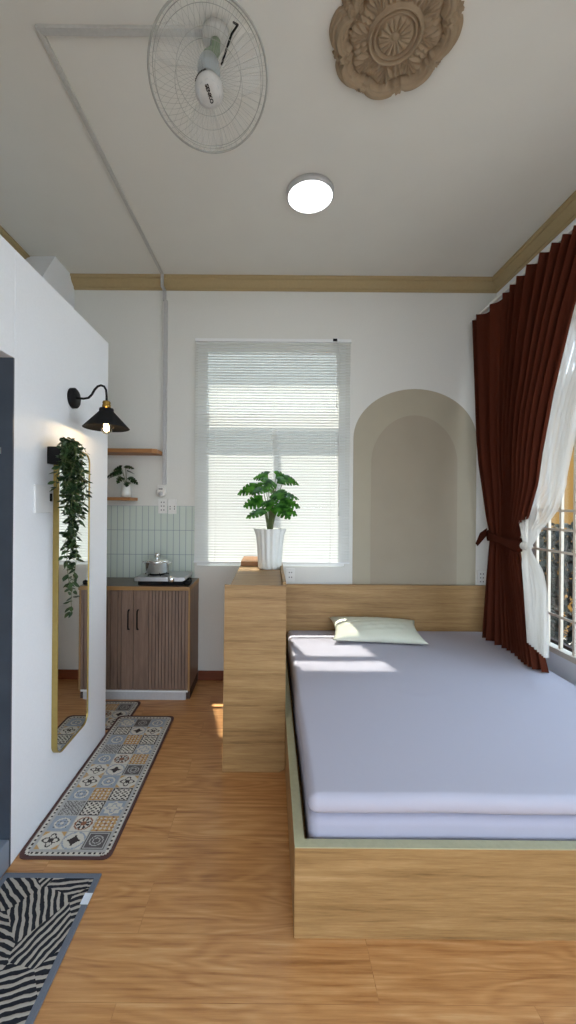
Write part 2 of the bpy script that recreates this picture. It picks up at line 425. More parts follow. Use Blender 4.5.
obj('slats', b, 'slat', bl)
for x in (-.46, 0.02, .49):
    b = BM()
    for yy in (BY-.0115, BY+.0115): tube(b, [(x, yy, BZ0+.01), (x, yy, BZ1-.02)], .0009, 5)
    obj('ladder_cord', b, 'white', bl)
b = BM(); tube(b, [(.555, BY-.02, BZ1-.02), (.556, BY-.022, 1.45)], .0035, 6); tube(b, [(.556, BY-.022, 1.45), (.556, BY-.022, 1.38)], .006, 6)
obj('tilt_wand', b, 'white', bl)
b = BM(); tube(b, [(.53, BY-.018, BZ1-.02), (.53, BY-.018, 2.3)], .0015, 5); lathe(b, [(0,0),(.006,.004),(.004,.03),(0,.034)], (.53, BY-.018, 2.27), n=8)
obj('lift_cord', b, 'white', bl)
b = BM(); bx(b, .50, .535, BY-.019, BY-.0145, BZ1-.018, BZ1+.002)
obj('cord_lock', b, 'black', bl)

# ------------------------------------------------------------------ right window with grille
w2 = bpy.data.objects.new('window_2', None); COL.objects.link(w2); w2.location = (XR, 1.7, RZ0); w2['kind'] = 'structure'
gx0, gx1 = XR+.022, XR+.040
b = BM()
bx(b, XR, XR+.06, RY0, RY1, RZ0, RZ0+.035); bx(b, XR+.01, XR+.06, RY0, RY1, RZ1-.035, RZ1)
bx(b, XR+.01, XR+.06, RY0, RY0+.035, RZ0, RZ1); bx(b, XR+.01, XR+.06, RY1-.035, RY1, RZ0, RZ1)
obj('window_frame', b, 'grille', w2)
y = 2.78+.24
while y > RY0+.06:
    obj('grille_bar', box1(gx0, gx1, y-.009, y+.009, RZ0+.035, RZ1-.035), 'grille', w2); y -= .122
for zz in (.745, 1.17, 1.315, 1.44, 1.89, 2.2):
    obj('grille_rail', box1(gx0-.006, gx0, RY0+.035, RY1-.035, zz-.008, zz+.008), 'grille', w2)
for k in range(4):
    yy = RY0+(RY1-RY0)*k/4
    b = BM(); a_, c_ = yy+.01, yy+(RY1-RY0)/4-.01; q0, q1 = XR+.075, XR+.105
    bx(b, q0, q1, a_, a_+.04, RZ0, RZ1); bx(b, q0, q1, c_-.04, c_, RZ0, RZ1); bx(b, q0, q1, a_+.04, c_-.04, RZ0, RZ0+.05); bx(b, q0, q1, a_+.04, c_-.04, RZ1-.05, RZ1)
    s_ = obj('sash', b, 'groove', w2)
    obj('pane', box1(XR+.088, XR+.092, a_+.04, c_-.04, RZ0+.05, RZ1-.05), 'glass', s_)

# ------------------------------------------------------------------ bed
bed = thing('bed', 'low oak laminate bed with panel base and long headboard under the arch', 'bed', (.95, 2.36, 0))
X0, X1, Y0, Y1 = .089, 1.800, 1.362, 3.335
b = BM(); bx(b, X0, X1, Y0, Y0+.035, 0, .303); bx(b, X0, X1, Y0, Y0+.035, .303, .307, 1); obj('front_panel', b, ['oak', 'oakedge'], bed)
for x in (X0, X1-.035):
    b = BM(); bx(b, x, x+.035, Y0+.035, Y1, 0, .303); bx(b, x, x+.035, Y0+.035, Y1, .303, .307, 1); obj('side_panel', b, ['oak', 'oakedge'], bed)
obj('headboard', box1(X0, X1, Y1, Y1+.035, 0, .813), 'oak', bed, .002)
obj('base_board', box1(X0+.035, X1-.035, Y0+.035, Y1, .17, .19), 'oak', bed)
def wr(amp, sx=0.0):
    def f(p):
        q = p.copy()
        d = amp*(sin(p.x*7+p.y*3)*.5+sin(p.y*9-p.x*4+1)*.4+sin(p.x*17+p.y*11)*.2)
        q.z += d*(1 if p.z > .3 else .4)
        q.y += amp*.8*sin(p.x*9+2)*(1 if p.y < 1.6 else 0); q.x += amp*.8*sin(p.y*8)*(1 if p.x < .5 else 0)
        # soft crease running across the sheet
        t = (p.x-.35)/.9
        if 0 < t < 1:
            yc = 2.45-.25*sin(t*pi*.9)+.05*sin(t*9)
            q.z += .0035*math.exp(-((p.y-yc)/.02)**2)*sin(pi*t)
        return q
    return f
b = BM(); rbox(b, .143, 1.755, 1.412, 3.32, .191, .372, .035, 5, 30, fn=wr(.002))
tag(obj('mattress', b, 'sheet2'), 'thin lower mattress in lavender sheet, set inside the bed frame', 'mattress')
b = BM(); rbox(b, .140, 1.763, 1.402, 3.328, .3775, .447, .033, 5, 70, fn=wr(.0022))
tag(obj('mattress', b, 'sheet'), 'upper lavender-covered mattress lying on top of the thinner one', 'mattress')

# pillow
def pillow():
    b = BM(); n = 40; a, c, T = .345, .19, .062; g = {}
    for s in (1, -1):
        for i in range(n+1):
            for j in range(n+1):
                u, v = -1+2*i/n, -1+2*j/n
                e = max(0, (1-u*u)*(1-v*v))
                if s == -1 and (i in (0, n) or j in (0, n)): g[s,i,j] = g[1,i,j]; continue
                x = a*u*(1-.10*(1-v*v)*abs(u)); y = c*v*(1-.12*(1-u*u)*abs(v))
                w_ = .0022*sin(u*23+v*7)*e+.002*sin(v*19-u*6)*e
                z_ = s*T*e**.42+(w_ if s > 0 else 0)
                if s < 0: z_ *= .75
                g[s,i,j] = b.verts.new((x, y, z_))
        for i in range(n):
            for j in range(n):
                q = [g[s,i,j], g[s,i+1,j], g[s,i+1,j+1], g[s,i,j+1]]
                if s < 0: q.reverse()
                f = b.faces.new(q); f.smooth = True
    bmesh.ops.rotate(b, verts=b.verts, cent=(0,0,0), matrix=Matrix.Rotation(R(10), 3, 'X') @ Matrix.Rotation(R(-4), 3, 'Z'))
    return b
b = pillow(); zmin = min(v.co.z for v in b.verts); bmesh.ops.translate(b, verts=b.verts, vec=(.815, 3.125, .452-zmin))
tag(obj('pillow', b, 'pillow'), 'small pale green pillow lying on the mattress by the headboard', 'pillow')

# ------------------------------------------------------------------ divider cabinet
dv = thing('divider_cabinet', 'tall narrow oak laminate cabinet standing beside the bed', 'cabinet', (-.08, 2.79, 0))
b = BM(); prism(b, [(-.255, 0), (.057, 0), (.087, .03), (.087, 1.022), (-.25, 1.022)], .018, (0, 2.213, 0), (1,0,0), (0,0,1), (0,1,0)); bmesh.ops.recalc_face_normals(b, faces=b.faces)
obj('front_panel', b, 'oak', dv)
obj('side_panel', box1(-.222, -.205, 2.232, 3.315, 0, 1.0), 'oak', dv)
obj('side_panel', box1(.068, .087, 2.232, 3.333, 0, 1.036), 'oak', dv, .001)
obj('top_panel', box1(-.222,   .065, 2.232, 3.333, 1.0005, 1.018), M['oak'], dv)
obj('raised_back_ledge', box1(-.218, .065, 2.97, 3.30, 1.0185, 1.048), M['shelf'], dv)  # orange wood colour stands in for sunlight on the ledge
obj('back_panel', box1(-.204, .065, 3.352, 3.333, 0, 1.0), 'oak', dv)
obj('dark_core', box1(-.2, .062, 2.232, 2.25, 0.0, .99), 'groove', dv)

# ------------------------------------------------------------------ big potted plant
def frame_from(d, up=Vector((0,0,1))):
    d = d.normalized(); s = d.cross(up)
    if s.length < 1e-4: s = Vector((1,0,0))
    s.normalize(); return d, s, s.cross(d)
def split_leaf(b, base, d, L, W, droop=.35, roll=0, lobes=4, fold=.18):
    d = d.normalized(); hint = (Vector((0,0,1))*.55+Vector((d.x, d.y, 0)).normalized()*.5+Vector((0,-.55,0))); s = d.cross(hint).normalized()
    s = Quaternion(d, roll)@s; nrm = s.cross(d)
    def P(t, u):
        return base+d*(L*t)+s*u+Vector((0,0,-droop*L*t*t))+nrm*(-fold*abs(u)+.04*W)
    n = 30; cen = [b.verts.new(P(-.02+1.02*i/n, 0)) for i in range(n+1)]
    for side in (1, -1):
        ed = []
        for i in range(n+1):
            t = i/n; w = W*(sin(pi*min(1, t*.90+.09)**.70))**.7*(1-.12*t)
            if .16 < t < .93:
                ph = (t-.16)/.77*lobes; fr = ph-fl(ph)
                if fr > .78: w *= .45+.1*abs(fr-.87)
            tt = t+.08*(w/W)*(1 if t < .9 else 0)-(.14*(1-t/.15) if t < .15 else 0)
            ed.append(b.verts.new(P(min(tt, 1.02), side*w)))
        for i in range(n):
            q_ = [cen[i], cen[i+1], ed[i+1], ed[i]]
            if side < 0: q_.reverse()
            f = b.faces.new(q_); f.smooth = True
def simple_leaf(b, base, d, L, W, droop=.3, roll=0):
    d, s, nrm = frame_from(d); q = Quaternion(d, roll); s = q@s; nrm = q@nrm; prev = None
    for i, (t, w) in enumerate(((0, .04), (.22, .75), (.5, 1), (.78, .62), (1, .03))):
        p = base+d*(L*t)+Vector((0,0,-droop*L*t*t))
        cur = [b.verts.new(p+s*W*w*.5-nrm*.12*W*w), b.verts.new(p), b.verts.new(p-s*W*w*.5-nrm*.12*W*w)]
        if prev:
            for k in (0, 1):
                f = b.faces.new([prev[k], cur[k], cur[k+1], prev[k+1]]); f.smooth = True
        prev = cur

px_, py_ = -.005, 2.86
pp = thing('potted_monstera', 'split-leaf plant in a fluted white pot on the divider cabinet', 'plant', (px_, py_, 1.018))
flut = lambda a, h: 1+.045*cos(14*a)*(1 if h > .005 else 0)+(.05*cos(4*a)*max(0, (h-.2)/.08))
b = BM(); lathe(b, [(0, .0), (.078, 0), (.080, .01), (.083, .08), (.087, .16), (.094, .23), (.106, .275), (.107, .28), (.100, .28), (.09, .25), (.086, .245), (0, .245)], (px_, py_, 1.0185), n=112, fn=flut)
obj('pot', b, 'pot', pp)
b = BM(); lathe(b, [(.084, 0), (0, .006)], (px_, py_, 1.0185+.246), n=24); obj('soil', b, 'soil', pp)
stems = BM(); leaves = BM()
c0 = Vector((px_, py_, 1.264))
# (dx, dy, z of leaf base, heading deg (0=+x), length, width, droop, pitch)
LF = [(-.10,-.02,1.585,185,.115,.045,.55,.15), (-.055,-.06,1.50,200,.12,.05,.25,-.05), (-.045,-.06,1.43,205,.115,.05,.3,-.1),
      (.01,-.08,1.63,250,.11,.058,.75,.05), (.05,-.05,1.64,10,.115,.05,.5,.25), (-.02,.02,1.68,150,.10,.045,.35,.15),
      (.03,-.08,1.55,290,.115,.058,.6,.05), (.065,-.03,1.55,355,.12,.05,.45,.1), (.075,-.03,1.50,340,.12,.05,.45,.05),
      (.035,-.08,1.455,310,.115,.058,.7,0), (.07,.01,1.455,350,.11,.045,.4,-.1), (.0,-.07,1.50,265,.11,.056,.75,.05),
      (.04,.06,1.68,40,.10,.045,.4,.2), (-.06,.05,1.60,160,.10,.045,.4,.1), (.02,.05,1.57,80,.1,.05,.4,.1), (.1,-.02,1.66,5,.09,.04,.75,.1), (-.03,-.06,1.58,220,.10,.05,.6,.1)]
for dx, dy, z, hd, L, W, dr, pi_ in LF:
    tip = Vector((px_+dx, py_+dy, z)); mid = c0.lerp(tip, .55)+Vector((-dx*.22, -dy*.22, .02)); s0 = c0+Vector((dx*.12, dy*.12, -.02))
    pts = [s0*(1-t)**2+mid*2*t*(1-t)+tip*t*t for t in [k/8 for k in range(9)]]
    tube(stems, pts, [.0042-.0022*k/8 for k in range(9)], 6)
    split_leaf(leaves, tip, Vector((cos(R(hd)), sin(R(hd))*.7, pi_-.15)), L*1.14, W*1.15, dr*.7, random.uniform(-.35, .35), 4)
tube(stems, [c0-Vector((0,0,.03)), c0+Vector((0,0,.05))], [.011, .008], 8)
obj('stems', stems, 'stem', pp); obj('foliage', leaves, 'leafA', pp)

# ------------------------------------------------------------------ kitchen
kc = thing('kitchen_cabinet', 'walnut fluted base cabinet with black handles behind the partition', 'cabinet', (-1.25, 3.2, 0))
KY = 3.02
b = BM(); bx(b, XL+.02, -.600, KY+.018, YB-.002, .072, .822); obj('body', b, 'walnut', kc)
obj('edge_strip', box1(-.612, -.598, KY, KY+.018, .072, .822), 'cedge', kc)
obj('plinth', box1(XL+.02, -.628, KY+.012, KY+.03, 0, .060), 'plinth', kc)
obj('foot', box1(-.628, -.600, KY+.03, YB-.01, 0, .071), 'groove', kc)
obj('bottom_rail', box1(XL+.02, -.612, KY+.002, KY+.018, .062, .074), 'whitem', kc)
def door(x0, x1, gs):
    b = BM(); z0, z1 = .078, .818; gs = sorted(gs); edges = [x0]+[g for g in gs if x0 < g < x1]+[x1]
    bx(b, x0, x1, KY+.010, KY+.018, z0, z1, 1)
    for a, c in zip(edges, edges[1:]): bx(b, a+(.002 if a > x0 else 0), c-(.002 if c < x1 else 0), KY+.001, KY+.010, z0, z1, 0)
    return obj('door', b, ['walnut', 'groove'], kc)
D2 = door(-1.018, -.614, [-.905, -.88]+[-.855+.0245*k for k in range(10)])
D1 = door(-1.44, -1.022, [-1.135, -1.11]+[-1.19-.0245*k for k in range(10)])
door(-1.9, -1.444, [-1.6, -1.75])
def handle(x, par):
    b = BM(); z0, z1 = .53, .675
    pts = [(x, KY+.0, z0), (x, KY-.022, z0+.006), (x, KY-.026, z0+.03), (x, KY-.026, z1-.03), (x, KY-.022, z1-.006), (x, KY+.0, z1)]
    tube(b, pts, .0055, 8); obj('handle', b, 'black', par, label='black bow handle')
handle(-1.052, D1); handle(-.985, D2)
b = BM(); bx(b, XL+.003, -.600, KY-.008, YB-.009, .830, .852, 0); tag_ = b
bx(b, XL+.003, -.600, KY-.008, YB-.009, .8225, .830, 1); bx(b, XL+.003, -.600, KY-.012, KY-.008, .8225, .8515, 1); bx(b, -.600, -.597, KY-.012, YB-.009, .8225, .8515, 1)
tag(obj('countertop', b, ['counter', 'cedge']), 'dark worktop with wooden edge lying on the walnut base cabinet', 'countertop')

# stove
st = thing('gas_stove', 'flat steel single-burner gas stove standing on the dark worktop', 'stove', (-.83, 3.18, .852))
b = BM(); bx(b, -1.0, -.66, 3.055, 3.31, .8535, .885); obj('base', b, 'black', st, .004)
b = BM(); prism(b, [(-1.02,.885),(-.66,.885),(-.64,.893),(-.645,.917),(-1.015,.917),(-1.022,.905)], .29, (0, 3.035, 0), (1,0,0), (0,0,1), (0,1,0)); bmesh.ops.recalc_face_normals(b, faces=b.faces)
obj('top_plate', b, 'steelp', st, .003)
b = BM(); lathe(b, [(0,0),(.024,0),(.024,.012),(.018,.02),(0,.02)], (-.742, 3.034, .903), (0,-1,0), 20); obj('knob', b, 'steel', st)
b = BM()
for k in range(6): a = k*pi/3; tube(b, [(-.886+.03*cos(a), 3.165+.03*sin(a), .926), (-.886+.088*cos(a), 3.165+.088*sin(a), .926), (-.886+.094*cos(a), 3.165+.094*sin(a), .918)], .0035, 6)
lathe(b, [(0,.0),(.06,.0),(.05,.008),(0,.008)], (-.886, 3.165, .9172), n=24); obj('burner', b, 'black', st)
b = BM(); rbox(b, -.655, -.605, 3.05, 3.12, .853, .885, .012, 3, 3); tube(b, [(-.64, 3.10, .87), (-.625, 3.2, .862), (-.65, 3.3, .862)], .007, 8); obj('gas_hose', b, 'black', st)
# pot on it
ct = thing('cooking_pot', 'shiny stainless steel cooking pot with lid on the gas stove', 'pot', (-.886, 3.165, .93))
b = BM(); lathe(b, [(0,0),(.075,0),(.084,.008),(.092,.085),(.096,.088),(.092,.09),(.089,.088),(.082,.012),(0,.008)], (-.886, 3.165, .9302), n=48); obj('body', b, 'steel', ct)
for s in (1, -1):
    b = BM(); P = [(-.886+s*.090, 3.165+.022*t, 1.005) for t in (-1,)]
    pts = [(-.886+s*(.088+.03*sin(pi*k/8)), 3.165-.028+.056*k/8, 1.004+.012*sin(pi*k/8)) for k in range(9)]
    tube(b, pts, .0035, 6); obj('handle', b, 'steel', ct)
b = BM(); lathe(b, [(.094,0),(.094,.004),(.07,.014),(.02,.022),(0,.022)], (-.886, 3.165, 1.0205), n=48)
ld = obj('lid', b, 'steel', ct)
b = BM(); lathe(b, [(.010,0),(.010,.012),(.021,.02),(.022,.034),(.014,.042),(0,.043)], (-.886, 3.165, 1.0425), n=20); obj('knob', b, 'steel', ld)

# shelves
b = BM(); prism(b, [(XL+.002, 3.20), (-.945, 3.20), (-.912, 3.235), (-.912, YB-.001), (XL+.002, YB-.001)], .032, (0,0,1.872), (1,0,0), (0,1,0), (0,0,1)); bmesh.ops.recalc_face_normals(b, faces=b.faces)
tag(obj('wall_shelf', b, 'shelf'), 'empty upper wooden shelf on the wall above the small plant', 'shelf', 'wooden kitchen wall shelves')
b = BM(); bx(b, XL+.002, -1.115, 3.20, YB-.001, 1.493, 1.518)
tag(obj('wall_shelf', b, 'shelf', bevel=.002), 'lower wooden shelf carrying the small potted plant', 'shelf', 'wooden kitchen wall shelves')
sp = thing('small_potted_plant', 'small dark-leaved plant in a white vase on the lower kitchen shelf', 'plant', (-1.175, 3.28, 1.518))
b = BM(); lathe(b, [(0,0),(.034,0),(.040,.03),(.034,.08),(.030,.10),(.033,.108),(.028,.108),(0,.1)], (-1.175, 3.28, 1.5185), n=28); obj('pot', b, 'pot', sp)
s1 = BM(); l1 = BM(); c0 = Vector((-1.175, 3.28, 1.62))
for dx, dy, z, hd, L, W, dr in ((-.07,-.02,1.70,190,.07,.03,.8),(-.04,.0,1.76,170,.07,.03,.4),(.0,-.02,1.77,350,.08,.03,.4),(.03,-.02,1.68,330,.07,.03,1.0),(-.02,-.03,1.68,260,.07,.03,1.2),(.05,-.02,1.66,350,.06,.028,1.0),(-.08,0,1.72,210,.08,.03,.9),(.0,.02,1.74,60,.07,.03,.5),(-.03,-.02,1.73,230,.06,.03,.6),(.02,-.03,1.64,280,.06,.028,1.0)):
    tip = Vector((-1.175+dx, 3.28+dy, z)); tube(s1, [c0, c0.lerp(tip, .5)+Vector((0,0,.015)), tip], .0018, 5)
    split_leaf(l1, tip, Vector((cos(R(hd)), sin(R(hd))*.6, -.1)), L*.95, W*1.05, dr*.6, random.uniform(-.4, .4), 3)
obj('stems', s1, 'stem', sp); obj('foliage', l1, 'leafC', sp)

# outlets, timer, ducts
def outlet(x, z, w, h, label, holes, group='white wall sockets'):
    t = thing('wall_socket', label, 'socket', (x, YB, z), group)
    off = .008 if x < -.637 and z < 1.53 else 0
    b = BM(); bx(b, x-w/2, x+w/2, YB-off-.011, YB-off-.0003, z-h/2, z+h/2)
    for hx, hz in holes: bx(b, x+hx-.0035, x+hx+.0035, YB-off-.0125, YB-off-.0105, z+hz-.005, z+hz+.005, 1)
    obj('plate', b, ['white', 'darkhole'], t, .0012)
H6 = [(sx*.011, z) for sx in (-1, 1) for z in (-.032, 0, .032)]
outlet(-.902, 1.45, .074, .122, 'left wall socket of the pair below the round plug timer', H6)
outlet(-.822, 1.447, .068, .122, 'right wall socket of the pair above the stove, beside the timer socket', [(-.018,-.02),(-.018,.0),(.018,-.02),(.018,0)])
outlet(.167, .885, .072, .11, 'white wall socket behind the fluted pot, above the headboard', [(-.01,.02),(.01,.02),(-.01,-.02),(.01,-.02)])
outlet(1.765, .873, .07, .115, 'white wall socket between the arch and the brown curtain', H6)
tm = thing('plug_timer', 'round white dial timer hanging above the kitchen sockets', 'timer', (-.915, YB, 1.565))
b = BM(); lathe(b, [(0,0),(.04,0),(.042,.01),(.04,.03),(.03,.036),(0,.036)], (-.915, YB-.0008, 1.565), (0,-1,0), 28); bx(b, -.945, -.885, YB-.030, YB-.001, 1.565, 1.625); obj('body', b, 'white', tm, .002)
b = BM(); lathe(b, [(0,0),(.018,0),(.016,.012),(0,.013)], (-.915, YB-.037, 1.555), (0,-1,0), 20); obj('dial', b, 'plinth', tm)
obj('display', box1(-.932, -.898, YB-.0395, YB-.0365, 1.588, 1.596), 'darkhole', tm)
b = BM()
bx(b, -.905, -.875, YB-.024, YB-.001, 1.63, 3.165); bx(b, -.915, -.889, YB-.024, YB-.001, 3.165, 3.25)
bx(b, -.913, -.890, YB-.096, YB-.082, 3.245, 3.3458); bx(b, -.913, -.890, YB-.096, YB-.001, 3.240, 3.2535)
tag(obj('cable_duct', b, 'plinth', bevel=.001), 'white cable trunking running up the back wall to the ceiling', 'cable duct', 'white cable trunking')
b = BM(); prism(b, [(-.911, YB-.097), (-.891, YB-.097), (-.924, 1.623), (-.945, 1.595)], -.015, (0,0,ZC-.0005), (1,0,0), (0,1,0), (0,0,1))
prism(b, [(-.945, 1.595), (-.922, 1.6235), (-.235, 1.6235), (-.235, 1.595)], -.015, (0,0,ZC-.0005), (1,0,0), (0,1,0), (0,0,1)); bmesh.ops.recalc_face_normals(b, faces=b.faces)
tag(obj('cable_duct', b, 'duct', bevel=.001), 'bent cable trunking on the ceiling leading to the fan', 'cable duct', 'white cable trunking')

# ------------------------------------------------------------------ ceiling light
cl = thing('ceiling_light', 'round white glowing LED light mounted on the ceiling', 'ceiling light', (.221, 2.436, ZC))
b = BM(); lathe(b, [(0,.0),(.141,.0),(.141,.027),(.137,.034),(.132,.034),(.132,.026),(0,.026)], (.221, 2.436, ZC-.0008), (0,0,-1), 64); obj('housing', b, 'plinth', cl)
b = BM(); lathe(b, [(.1315,.028),(.12,.036),(0,.038)], (.221, 2.436, ZC-.0008), (0,0,-1), 64); obj('diffuser', b, 'led', cl)

# medallion
def medallion():
    b = BM(); nt_, nr = 288, 80; cx, cy = .478, 1.607; RO = .262; rows = []
    def RT(t):
        k = ((t-R(24.5))/(2*pi)*8) % 1; k = abs(k-.5)*2      # 0 at lobe centre, 1 between
        r = 1-.13*(k**2.2)
        if k > .86: r += .055
        elif .70 < k <= .86: r -= .02
        return RO*r
    def ss(a, c, x): x = min(1, max(0, (x-a)/(c-a))); return x*x*(3-2*x)
    for j in range(nr+1):
        q = j/nr; row = []
        for i in range(nt_):
            t = 2*pi*i/nt_; Rr = RT(t)
            w = ss(.3, .8, q); r = q*(RO*(1-w)+Rr*w) if q < 1 else Rr
            s = r/Rr
            h = .018+.020*(1-ss(.88, .91, s))*ss(.72, .78, s)
            h += .009*ss(.80,.82,s)*(1-ss(.95,.96,s))-.012*math.exp(-((s-.70)/.02)**2)
            # ring mouldings
            h += .018*math.exp(-((r-.098)/.009)**2)+.014*math.exp(-((r-.080)/.005)**2)-.008*math.exp(-((r-.089)/.003)**2)
            if r < .068:
                pet = abs(sin(8*t)); h += .008+.011*pet**.7*ss(.014,.03,r)*(1-ss(.058,.068,r))+.006*(1-ss(.008,.014,r))
            if .112 < r and s < .78:
                k = ((t-R(24.5))/(2*pi)*8) % 1-.5; u = k*2; rad = (r-.112)/max(.02, .76*Rr-.112)
                inside = max(0, 1-(u/.62)**2-((rad-.45)/.6)**2)
                fan_ = .5+.5*cos(9*atan2(u*1.5, rad+.15)*1.6)
                h += .020*inside**.5*(.25+.75*fan_)
                h += .014*math.exp(-((abs(u)-.8)/.12)**2)*(.4+.6*abs(sin(rad*9)))
            if s > .955: h = .012-.010*ss(.99, 1.0, s) if s < .9999 else 0
            row.append(b.verts.new((cx+r*cos(t), cy+r*sin(t), ZC-.0005-h)))
        rows.append(row)
    for A, B in zip(rows, rows[1:]):
        for i in range(nt_):
            k = (i+1) % nt_
            f = b.faces.new([A[i], A[k], B[k], B[i]]); f.smooth = True
    bmesh.ops.remove_doubles(b, verts=b.verts, dist=1e-6); bmesh.ops.recalc_face_normals(b, faces=b.faces)
    # outward = downward
    if sum(f.normal.z for f in b.faces) > 0: bmesh.ops.reverse_faces(b, faces=b.faces)
    return b
tag(obj('ceiling_medallion', medallion(), 'medal'), 'tan carved plaster rosette fixed on the ceiling', 'ceiling ornament')

# ------------------------------------------------------------------ fan
FC = Vector((-.240, 1.486, 3.012)); FN = Vector((.085, -.45, -.89)).normalized()
fan = thing('ceiling_fan', 'white caged fan hanging from the ceiling, facing down into the room', 'fan', (-.235, 1.61, ZC))
fq = Vector((0,0,1)).rotation_difference(FN)
def FP(r, a, h): return FC+fq@Vector((r*cos(a), r*sin(a), h))
def ringp(r, h, n=72): return [FP(r, 2*pi*k/n, h) for k in range(n)]
FR = .214
b = BM(); tube(b, ringp(FR, .0), .0042, 8, True); obj('guard_rim', b, 'wire', fan)
b = BM()
for k in range(56):
    a = 2*pi*k/56; tw = .5
    pts = [FP(.045+(FR-.045)*t, a+tw*(1-t)*.5, .028+.052*cos(t*pi/2)**.8-.028*t) if t < 1 else FP(FR, a, 0) for t in (0, .2, .4, .6, .8, .93, 1)]
    tube(b, pts, .0005, 4, caps=False)
for r_, h in ((.19, .030), (.12, .062)): tube(b, ringp(r_, h-.004), .0010, 5, True)
obj('front_guard', b, 'wire', fan)
b = BM()
for k in range(48):
    a = 2*pi*k/48
    tube(b, [FP(.05+(FR-.05)*t, a-.2*(1-t), -.07*(1-t**3)) for t in (0, .25, .5, .75, .9, 1)], .0005, 4, caps=False)
tube(b, ringp(.2, -.021), .0014, 5, True); tube(b, ringp(.12, -.06), .001, 5, True)
obj('rear_guard', b, 'wire', fan)
b = BM(); lathe(b, [(0,.112),(.018,.111),(.034,.107),(.045,.099),(.050,.088),(.050,.076),(.044,.070),(0,.070)], FC, FN, 40); cap = obj('hub_cap', b, 'duct', fan)
b = BM()
for k in range(10):
    a0 = 2*pi*k/10; tube(b, [FP(.037, a0+.3*t/4, .1062) for t in range(5)], .0007, 4)
obj('hub_ring', b, 'motor', cap)
b = BM(); tube(b, [FP(.0515, pi*1.5-.0+a, .067) for a in ()] or [FP(.048, 2.0+k*.12, .0665) for k in range(10)], .004, 6); obj('gasket', b, 'black', cap)
for k in range(3):
    b = BM(); a0 = 2*pi*k/3+.4; rows = []
    for i in range(13):
        t = i/12; r_ = .035+.165*t; w = .28+.62*sin(pi*min(1, t*.8+.1))**.8*(1-.15*t); sk = .35*t
        if t > .92: w *= .8
        rows.append([b.verts.new(FP(r_, a0+sk+w*(u-.5)*1.15, .028-.026*(u-.5)*2*(1-.4*t)+.012*(1-(2*u-1)**2))) for u in [m/8 for m in range(9)]])
    for A, B in zip(rows, rows[1:]):
        for m_ in range(8): f = b.faces.new([A[m_], A[m_+1], B[m_+1], B[m_]]); f.smooth = True
    obj('blade', b, 'blade', fan)
b = BM(); lathe(b, [(0,.056),(.032,.056),(.034,.04),(.034,.005),(0,.005)], FC, FN, 28); obj('hub', b, 'motor', fan)
b = BM(); lathe(b, [(0,-.175),(.028,-.175),(.036,-.16),(.042,-.12),(.042,-.075),(.036,-.06),(.02,-.055),(.015,.004),(0,.004)], FC, FN, 32); obj('motor', b, 'motor', fan)
b = BM(); tube(b, [FP(0,0,-.17), FP(0,0,-.2)+Vector((0,.0,.01)), Vector((-.235,1.60,3.25)), Vector((-.235,1.61,3.315))], [.03,.024,.02,.02], 16); obj('neck', b, 'motorg', fan)
b = BM(); lathe(b, [(0,0),(.055,0),(.053,.02),(.04,.035),(0,.036)], (-.235, 1.61, ZC-.0165), (0,0,-1), 36); lathe(b, [(0,0),(.04,0),(.04,.016),(0,.016)], (-.235, 1.61, ZC-.0005), (0,0,-1), 24); obj('mount', b, 'duct', fan)
b = BM(); tube(b, [FP(.02,0,-.17)+Vector((.03,0,.0)), Vector((-.16,1.5,3.2)), Vector((-.14,1.53,3.27)), Vector((-.16,1.57,3.327))], .004, 6); obj('cord', b, 'black', fan)
# maker's name on the cap
cu = bpy.data.curves.new('brand_text', 'FONT'); cu.body = 'SENKO'; cu.size = .0165; cu.align_x = 'CENTER'; cu.align_y = 'CENTER'; cu.extrude = .0003; cu.offset = .0006
to = bpy.data.objects.new('brand_text', cu); COL.objects.link(to); to.data.materials.append(M['black'])
# text normal = FN, reading direction down in view (towards +Y/-Z on the cap)
rd = Vector((.22, 1, 0)); rd = (rd-FN*rd.dot(FN)).normalized(); up_ = FN.cross(rd)
mt = Matrix((rd, up_, FN)).transposed().to_4x4(); mt.translation = FC+FN*.1125
tme = bpy.data.meshes.new_from_object(to); bpy.data.objects.remove(to)
mt.translation = mt.translation-wloc(cap); tme.transform(mt); tme.materials.clear(); tme.materials.append(M['black'])
to = bpy.data.objects.new('brand_text', tme); COL.objects.link(to); to.parent = cap

# ------------------------------------------------------------------ wall lamp
LY, LX, = 2.10, -.857
wl = thing('wall_lamp', 'black cone wall lamp with a bare glowing bulb on the partition', 'wall lamp', (XP, LY, 2.006))
b = BM(); lathe(b, [(0,0),(.052,0),(.052,.018),(.046,.024),(0,.024)], (XP+.0005, LY, 2.006), (1,0,0), 40); obj('wall_plate', b, 'black', wl)
pts = [(XP+.02, 2.006), (XP+.06, 2.004), (XP+.085, 2.008), (XP+.102, 2.025), (XP+.116, 2.05), (XP+.132, 2.068), (XP+.150, 2.074), (XP+.166, 2.068), (XP+.176, 2.05), (XP+.179, 2.02), (XP+.179, 1.985)]
b = BM(); tube(b, [(x, LY, z) for x, z in pts], .0058, 10); obj('arm', b, 'black', wl)
b = BM(); lathe(b, [(0,.0),(.017,0),(.020,-.006),(.020,-.012),(.017,-.014),(.021,-.020),(.021,-.032),(.018,-.035),(0,-.035)], (LX, LY, 1.992), n=28); obj('socket', b, 'brass', wl, label='brass bulb holder')
b = BM(); lathe(b, [(.024,-.0),(.034,-.002),(.036,-.010),(.036,-.018),(.115,-.103),(.1135,-.1045),(.034,-.022),(.0335,-.008),(.022,-.004)], (LX, LY, 1.956), n=56); obj('lamp_shade', b, 'black', wl)
b = BM(); lathe(b, [(.014,.055),(.016,.045),(.026,.02),(.030,0),(.026,-.018),(.014,-.029),(0,-.032)], (LX, LY, 1.852), n=28); obj('bulb', b, 'bulb', wl)
b = BM()
